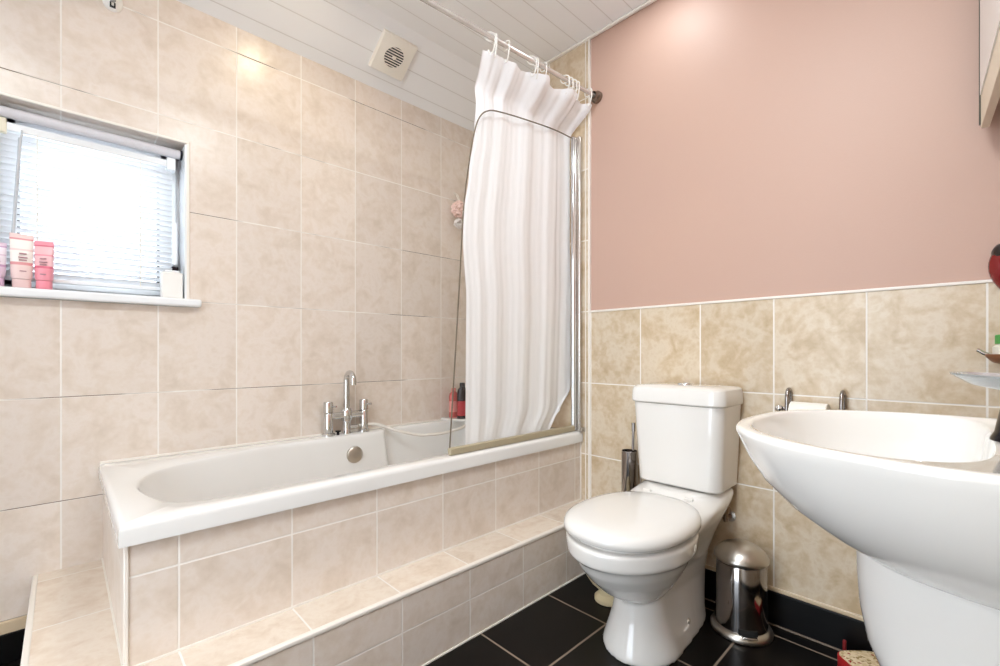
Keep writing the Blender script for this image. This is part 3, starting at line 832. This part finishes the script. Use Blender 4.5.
# ------------------------------------------------------------------ pedal bin
pb = empty('pedal_bin', (-.118, -1.483, 0), 'small polished steel pedal bin on the floor beside the toilet', 'bin')
bc = (-.118, -1.483, 0)
bm = B(); lathe(bm, [(.0, 0), (.088, 0), (.094, .004), (.095, .012), (.090, .022), (.082, .028), (.0, .028)], bc, 48)
obj('base', bm, M['brushed'], pb)
bm = B(); lathe(bm, [(.080, .026), (.078, .10), (.076, .232), (.074, .236)], bc, 48)
obj('body', bm, M['steel'], pb)
bm = B(); lathe(bm, [(.0775, .237), (.0775, .241)], bc, 48)
obj('rim_band', bm, M['black'], pb)
bm = B(); lathe(bm, [(.081, .240), (.083, .243), (.083, .252), (.079, .260), (.070, .272), (.055, .284), (.036, .293), (.016, .297), (.0, .298)], bc, 48)
obj('lid', bm, M['brushed'], pb, angle=60)
bm = B(); dv = Vector((-.78, -.50, 0)).normalized(); sd = Vector((-dv.y, dv.x, 0))
PM = Matrix(((dv.x, sd.x, 0, bc[0]), (dv.y, sd.y, 0, bc[1]), (0, 0, 1, 0), (0, 0, 0, 1)))
box(bm, .072, .106, -.022, .022, .030, .034, PM)
obj('pedal', bm, M['chrome'], pb, bevel=.0015)
bm = B(); box(bm, .0745, .082, -.028, .028, .028, .045, PM)
obj('pedal_slot', bm, M['black'], pb, smooth=False)

# ------------------------------------------------------------------ toilet roll holder
th = empty('toilet_roll_holder', (0, -1.66, .76), 'chrome toilet roll holder with two looped arms on the end wall', 'roll holder')
for y in (-1.600, -1.745):
    bm = B(); pts = [(-.002, y, .735), (-.002, y, .785), (-.008, y, .803), (-.022, y, .811), (-.038, y, .805), (-.047, y, .785), (-.05, y, .755), (-.05, y, .735)]
    tube(bm, cr(pts, 5), .0062, 12); lathe(bm, [(.014, 0), (.014, .004), (.009, .007)], (0, y, .74), 16, M=Matrix.Rotation(-PI/2, 3, 'Y'))
    obj('arm', bm, M['steel'], th)
bm = B(); cyl(bm, (-.05, -1.59, .748), (-.05, -1.76, .748), .0055, 14)
bar = obj('bar', bm, M['steel'], th)
bm = B(); lathe(bm, [(.0, -.012), (.008, -.010), (.0115, -.002), (.0115, .003), (.008, .010), (.0, .012)], (-.05, -1.578, .748), 18, M=Matrix.Rotation(PI/2, 3, 'X'))
obj('end_knob', bm, M['chrome'], bar)
tr = empty('toilet_roll', (-.05, -1.66, .735), 'part-used white toilet roll on the chrome holder above the basin edge', 'toilet roll')
MXr = Matrix.Rotation(PI/2, 3, 'X')
bm = B(); lathe(bm, [(.018, .0), (.036, .0), (.038, .002), (.038, .098), (.036, .10), (.018, .10), (.018, .0)], (-.05, -1.612, .7355), 40, M=MXr, caps=False)
obj('paper', bm, mat('white_tissue', 'f3efe6', .9, bump=.1, bscale=200), tr)
bm = B(); lathe(bm, [(.0165, .001), (.018, .001), (.018, .099), (.0165, .099), (.0165, .001)], (-.05, -1.612, .7355), 28, M=MXr, caps=False)
obj('core', bm, mat('card_core', 'a88f70', .8), tr)

# ------------------------------------------------------------------ basin
BXC = -.828; BZ = .815
bs = empty('wash_basin', (BXC, -2.0, BZ), 'large white ceramic basin on a half pedestal at the right wall', 'basin')
def resample(half, n):
    """closed loop from a half outline (front centre to back centre), evenly spaced along its length"""
    full = half+[(-x, y) for x, y in half[-2:0:-1]]
    P = cr([(x, y, 0) for x, y in full], 10, True); P.append(P[0])
    acc = [0]
    for a, b_ in zip(P[:-1], P[1:]): acc.append(acc[-1]+(b_-a).length)
    out = []; k = 0
    for i in range(n):
        d = acc[-1]*i/n
        while acc[k+1] < d: k += 1
        f = (d-acc[k])/max(1e-9, acc[k+1]-acc[k]); out.append(P[k].lerp(P[k+1], f))
    return out
NB = 96
OUT_B = resample([(0, -1.730), (.075, -1.735), (.145, -1.756), (.205, -1.797), (.248, -1.855), (.275, -1.925), (.287, -2.0), (.286, -2.08), (.275, -2.15), (.245, -2.20), (.18, -2.224), (.09, -2.2265), (0, -2.227)], NB)
INN_B = resample([(0, -1.750), (.07, -1.755), (.135, -1.775), (.19, -1.813), (.231, -1.866), (.255, -1.92), (.258, -1.965), (.235, -2.008), (.185, -2.033), (.10, -2.041), (0, -2.042)], NB)
def BR(s, z, yc=-2.10):
    return [(BXC+p.x*s, (yc+(p.y-yc)*s if p.y > yc else p.y if s > .9 else yc+(p.y-yc)*min(1, s*1.1)), z) for p in OUT_B]
def BI(s, z, yc=-1.925):
    return [(BXC+p.x*s, yc+(p.y-yc)*s, z) for p in INN_B]
bm = B()
rings = [BR(.28, .615), BR(.42, .622), BR(.56, .640), BR(.70, .670), BR(.81, .70), BR(.90, .735), BR(.955, .768), BR(.985, .793), BR(1.0, .806), BR(1.0, .811), BR(.993, BZ-.001), BR(.982, BZ)]
rings += [BI(1.0, BZ), BI(.985, BZ-.004), BI(.965, BZ-.015), BI(.93, BZ-.045), BI(.85, BZ-.085), BI(.70, BZ-.115), BI(.45, BZ-.132), BI(.15, BZ-.138)]
loft(bm, rings)
bowl = obj('bowl', bm, M['ceramic'], bs, angle=75)
def PR(hw, yf, z, n=48, p=2.6):
    pts = []; yc = (yf+YR)/2-.02
    for i in range(n):
        t = 2*PI*i/n; c, q = math.cos(t), math.sin(t)
        x = BXC-.01+hw*math.copysign(abs(c)**(2/p), c)
        y = yc+(yf-yc)*abs(q)**(2/p) if q >= 0 else yc-(yc-YR-.009)*abs(q)**(2/6)
        pts.append((x, y, z))
    return pts
bm = B(); loft(bm, [PR(.05, -2.06, .375), PR(.078, -2.0, .385), PR(.098, -1.955, .41), PR(.112, -1.925, .45), PR(.120, -1.905, .50), PR(.124, -1.896, .55), PR(.127, -1.893, .60), PR(.13, -1.892, .645)])
obj('half_pedestal', bm, M['ceramic'], bs, angle=75)
bm = B(); lathe(bm, [(.0, .004), (.018, .004), (.022, .001), (.022, -.002)], (BXC, -1.925, BZ-.137), 24)
obj('waste', bm, M['chrome'], bs)

# basin mixer tap with a glass dish spout
bt = empty('basin_mixer_tap', (BXC-.01, -2.085, BZ), 'waterfall basin tap with clear glass dish spout on the basin', 'tap')
tx, ty = BXC-.01, -2.078
bm = B(); lathe(bm, [(.042, 0), (.041, .004), (.037, .012), (.028, .062), (.024, .066)], (tx, ty, BZ), 28)
obj('body', bm, M['darkchrome'], bt)
bm = B(); TM = Matrix.Rotation(math.radians(3), 3, 'X')
lathe(bm, [(.0, .0), (.03, .0), (.058, .006), (.078, .018), (.079, .021), (.076, .021), (.052, .010), (.0, .006)], (tx, ty+.003, BZ+.066), 40, M=TM)
obj('glass_dish', bm, M['clear'], bt)
bm = B(); lathe(bm, [(.027, .072), (.027, .076), (.022, .088), (.020, .098), (.0, .10)], (tx, ty, BZ), 24)
obj('cartridge', bm, M['chrome'], bt)

# soap dish with a small bottle, by the right corner of the end wall
sd_ = empty('soap_dish', (-.06, -2.12, .92), 'brown soap dish with chrome prong on the end wall above the basin', 'soap dish')
bm = B()
def SDR(a, b, z): return [(-.062+b*math.cos(2*PI*i/32), -2.128+a*math.sin(2*PI*i/32), z) for i in range(32)]
loft(bm, [SDR(.045, .025, .900), SDR(.070, .042, .908), SDR(.083, .052, .922), SDR(.085, .054, .929), SDR(.080, .050, .929), SDR(.06, .035, .918)])
obj('dish', bm, mat('brown_dish', '8d5a3c', .35), sd_)
bm = B(); tube(bm, cr([(-.062, -2.055, .926), (-.062, -2.042, .931), (-.062, -2.034, .938), (-.062, -2.03, .940)], 4), .0048, 10)
obj('chrome_prong', bm, M['chrome'], sd_)
bm = B(); cyl(bm, (-.014, -2.128, .915), (0.0, -2.128, .915), .012, 16)
obj('wall_mount', bm, M['chrome'], sd_)
mb = empty('small_bottle', (-.062, -2.090, .929), 'tiny white bottle with green cap standing on the brown soap dish', 'bottle')
bm = B(); lathe(bm, [(.0, 0), (.022, 0), (.024, .003), (.024, .030), (.014, .036), (.012, .038), (0, .038)], (-.062, -2.081, .918), 24)
obj('body', bm, mat('white_bottle', 'ece8da', .35), mb)
bm = B(); lathe(bm, [(.020, .037), (.020, .058), (.018, .06), (0, .06)], (-.062, -2.081, .918), 20)
obj('cap', bm, mat('green_cap', '4f9a4b', .35), mb)

# red ornament on the pink wall
ro = empty('wall_ornament', (0, -2.14, 1.16), 'glossy red rounded ornament with black patch hanging on the pink wall', 'ornament')
def OR(k, x):
    r = []
    for i in range(48):
        a = 2*PI*i/48; c, s = math.cos(a), math.sin(a)
        w = .088*(1-.22*(-s if s < 0 else 0)**2); r.append((x, -2.1385+w*k*c, 1.158+(.105*s if s < 0 else .086*s)*k))
    return r
bm = B(); loft(bm, [OR(.9, .004), OR(1, -.004), OR(.99, -.012), OR(.93, -.022), OR(.78, -.032), OR(.5, -.039), OR(.2, -.042)])
obj('red_body', bm, mat('glossy_red', '7c070c', .25, coat=.2), ro)
bm = B(); lathe(bm, [(.0, .006), (.012, .004), (.022, -.004), (.024, -.014)], (-.019, -2.066, 1.192), 24, M=Matrix.Rotation(math.radians(-58), 3, 'Z') @ Matrix.Rotation(-PI/2, 3, 'Y'))
obj('black_patch', bm, mat('brown_black', '1d0f0e', .3), ro)
bm = B(); tube(bm, [(-.004, -2.1385, 1.24), (-.003, -2.1385, 1.275)], .0015, 6)
obj('hanging_loop', bm, M['black'], ro)

# ------------------------------------------------------------------ wall cabinet
cb = empty('bathroom_cabinet', (-.33, -2.15, 1.51), 'pale bathroom wall cabinet in the top right corner, door slightly open', 'cabinet')
Z0, Z1 = 1.512, 2.17
bm = B(); box(bm, -.60, -.05, YR+.001, -2.085, Z0, Z1)
obj('carcass', bm, mat('pale_laminate', 'cfc2b3', .4), cb, bevel=.002)
ang = math.radians(3.76)
DM = Matrix.Translation((-.605, -2.0735, 0)) @ Matrix.Rotation(ang, 4, 'Z')
bm = B(); box(bm, .0, .556, -.016, 0, Z0, Z1, DM)
dr = obj('door', bm, mat('pale_door_edge', 'dccfba', .4), cb, bevel=.0015)
bm = B(); box(bm, .02, .536, -.001, .003, Z0+.08, Z1-.02, DM)
obj('white_panel', bm, mat('glossy_white_panel', 'eeeeea', .15), dr, smooth=False)
bm = B(); box(bm, .552, .558, -.0165, .0035, Z0+.01, Z1, DM)
obj('dark_edge', bm, mat('dark_edge_strip', '4a4436', .4), dr, smooth=False)

# ------------------------------------------------------------------ red and cream cloth on the floor
def cloth_mat():
    m = bpy.data.materials.new('cream_patterned_cloth'); m.use_nodes = True
    nt = m.node_tree; b = nt.nodes['Principled BSDF']; tc = nt.nodes.new('ShaderNodeTexCoord')
    mp = nt.nodes.new('ShaderNodeMapping'); mp.inputs['Rotation'].default_value = (0, 0, .3); mp.inputs['Scale'].default_value = (1, 1, 1)
    nt.links.new(tc.outputs['Object'], mp.inputs[0])
    ck = nt.nodes.new('ShaderNodeTexVoronoi'); ck.inputs['Scale'].default_value = 150
    nt.links.new(mp.outputs[0], ck.inputs['Vector'])
    rp = nt.nodes.new('ShaderNodeValToRGB'); rp.color_ramp.interpolation = 'CONSTANT'
    st = [(0, 'd8c39c'), (.45, 'a68b5e'), (.62, 'e6d3b4'), (.85, '9c2f2b')]
    while len(rp.color_ramp.elements) < 4: rp.color_ramp.elements.new(.5)
    for e, (p, c) in zip(rp.color_ramp.elements, st): e.position = p; e.color = rgb(c)
    nt.links.new(ck.outputs['Color'], rp.inputs[0]); nt.links.new(rp.outputs[0], b.inputs['Base Color'])
    b.inputs['Roughness'].default_value = .9
    return m
fm = empty('folded_rug', (-.16, -1.84, 0), 'red edged folded rug with cream patterned top on the floor below the basin', 'rug')
SM = Matrix.Translation((-.104, -1.735, 0)) @ Matrix.Rotation(math.radians(226), 4, 'Z')
def SR(k, z):
    base = [(0, .02), (.01, .004), (.03, 0), (.10, .001), (.19, 0), (.212, .006), (.22, .03), (.221, .06), (.22, .10), (.20, .118), (.11, .12), (.02, .118), (.002, .10), (-.001, .06)]
    c = Vector((.11, .06)); return [SM @ Vector((c.x+(x-c.x)*k, c.y+(y-c.y)*k, z)) for x, y in base]
def SRs(k, z): return cr(SR(k, z), 4, True)
bm = B(); loft(bm, [SRs(.98, 0), SRs(1, .004), SRs(1, .040), SRs(.985, .043)])
obj('red_border', bm, mat('red_felt', 'b3181c', .7), fm)
bm = B(); loft(bm, [SRs(.965, .0425), SRs(.955, .046), SRs(.8, .048)])
obj('patterned_top', bm, cloth_mat(), fm, angle=60)
bm = B(); box(bm, -.052, -.042, -1.757, -1.748, .0, .058)
obj('red_tab', bm, mat('dark_red_tab', '7c1216', .7), fm, bevel=.003)

# ------------------------------------------------------------------ lights
def emis(name, col, s):
    m = bpy.data.materials.new(name); m.use_nodes = True; nt = m.node_tree; nt.nodes.clear()
    e = nt.nodes.new('ShaderNodeEmission'); e.inputs[0].default_value = col; e.inputs[1].default_value = s
    o = nt.nodes.new('ShaderNodeOutputMaterial'); nt.links.new(e.outputs[0], o.inputs[0]); return m
WARM = (.89, .97, 1, 1)
lamp_m = emis('warm_lamp', WARM, 6)
lamp_w = emis('warm_bath_lamp', (1, .84, .58, 1), 8)
SPOTS = [(-.24, -1.19), (-1.09, -.46), (-1.15, -1.62), (-2.05, -1.55)]  # large middle and rear lamps are added out of view to brighten the room
POW = [.8, 1.5, 7.6, 8.6]
RAD = [.09, .04, .16, .16]
wh = ['nearest the end wall', 'above the bath', 'in the middle of the room, added for fill', 'near the rear wall, added for fill']
for (x, y), pw, w, r in zip(SPOTS, POW, wh, RAD):
    d = empty('downlight', (x, y, ZC), 'round ceiling downlight %s' % w, 'downlight', 'ceiling downlights')
    bm = B(); lathe(bm, [(r, -.006), (r+.012, -.006), (r+.012, 0), (r, 0), (r, -.006)], (x, y, ZC), 32, caps=False)
    obj('bezel', bm, M['trim_white'], d)
    bm = B(); lathe(bm, [(r, -.003), (r, -.001)], (x, y, ZC), 32)
    obj('lamp_face', bm, lamp_w if w == 'above the bath' else lamp_m, d)
    l = bpy.data.lights.new('downlight_lamp', 'AREA'); l.shape = 'DISK'; l.size = r*1.9; l.energy = pw; l.color = (1, .84, .58) if w == 'above the bath' else WARM[:3]
    lo = bpy.data.objects.new('downlight_lamp', l); COL.objects.link(lo); lo.location = (x, y, ZC-.012)
    lo.parent = d; lo.matrix_parent_inverse = Matrix.Translation(d.location).inverted()

w = bpy.data.worlds.new('daylight'); SC.world = w; w.use_nodes = True
bg = w.node_tree.nodes['Background']; bg.inputs[0].default_value = (.80, .90, 1, 1); bg.inputs[1].default_value = 4.6

# ------------------------------------------------------------------ camera
cam = bpy.data.cameras.new('camera'); co = bpy.data.objects.new('camera', cam); COL.objects.link(co)
F = 453.34; cam.sensor_width = 36; cam.lens = F/1000*36; cam.shift_y = (351.83-333)/1000; cam.clip_start = .01
co.location = (-1.7602, -2.0185, .935); co.rotation_euler = (PI/2, 0, .8039-PI/2)
SC.camera = co
SC.view_settings.view_transform = 'Standard'; SC.view_settings.look = 'None'
SC.view_settings.exposure = 0.53; SC.view_settings.gamma = 1; SC.view_settings.use_curve_mapping = False
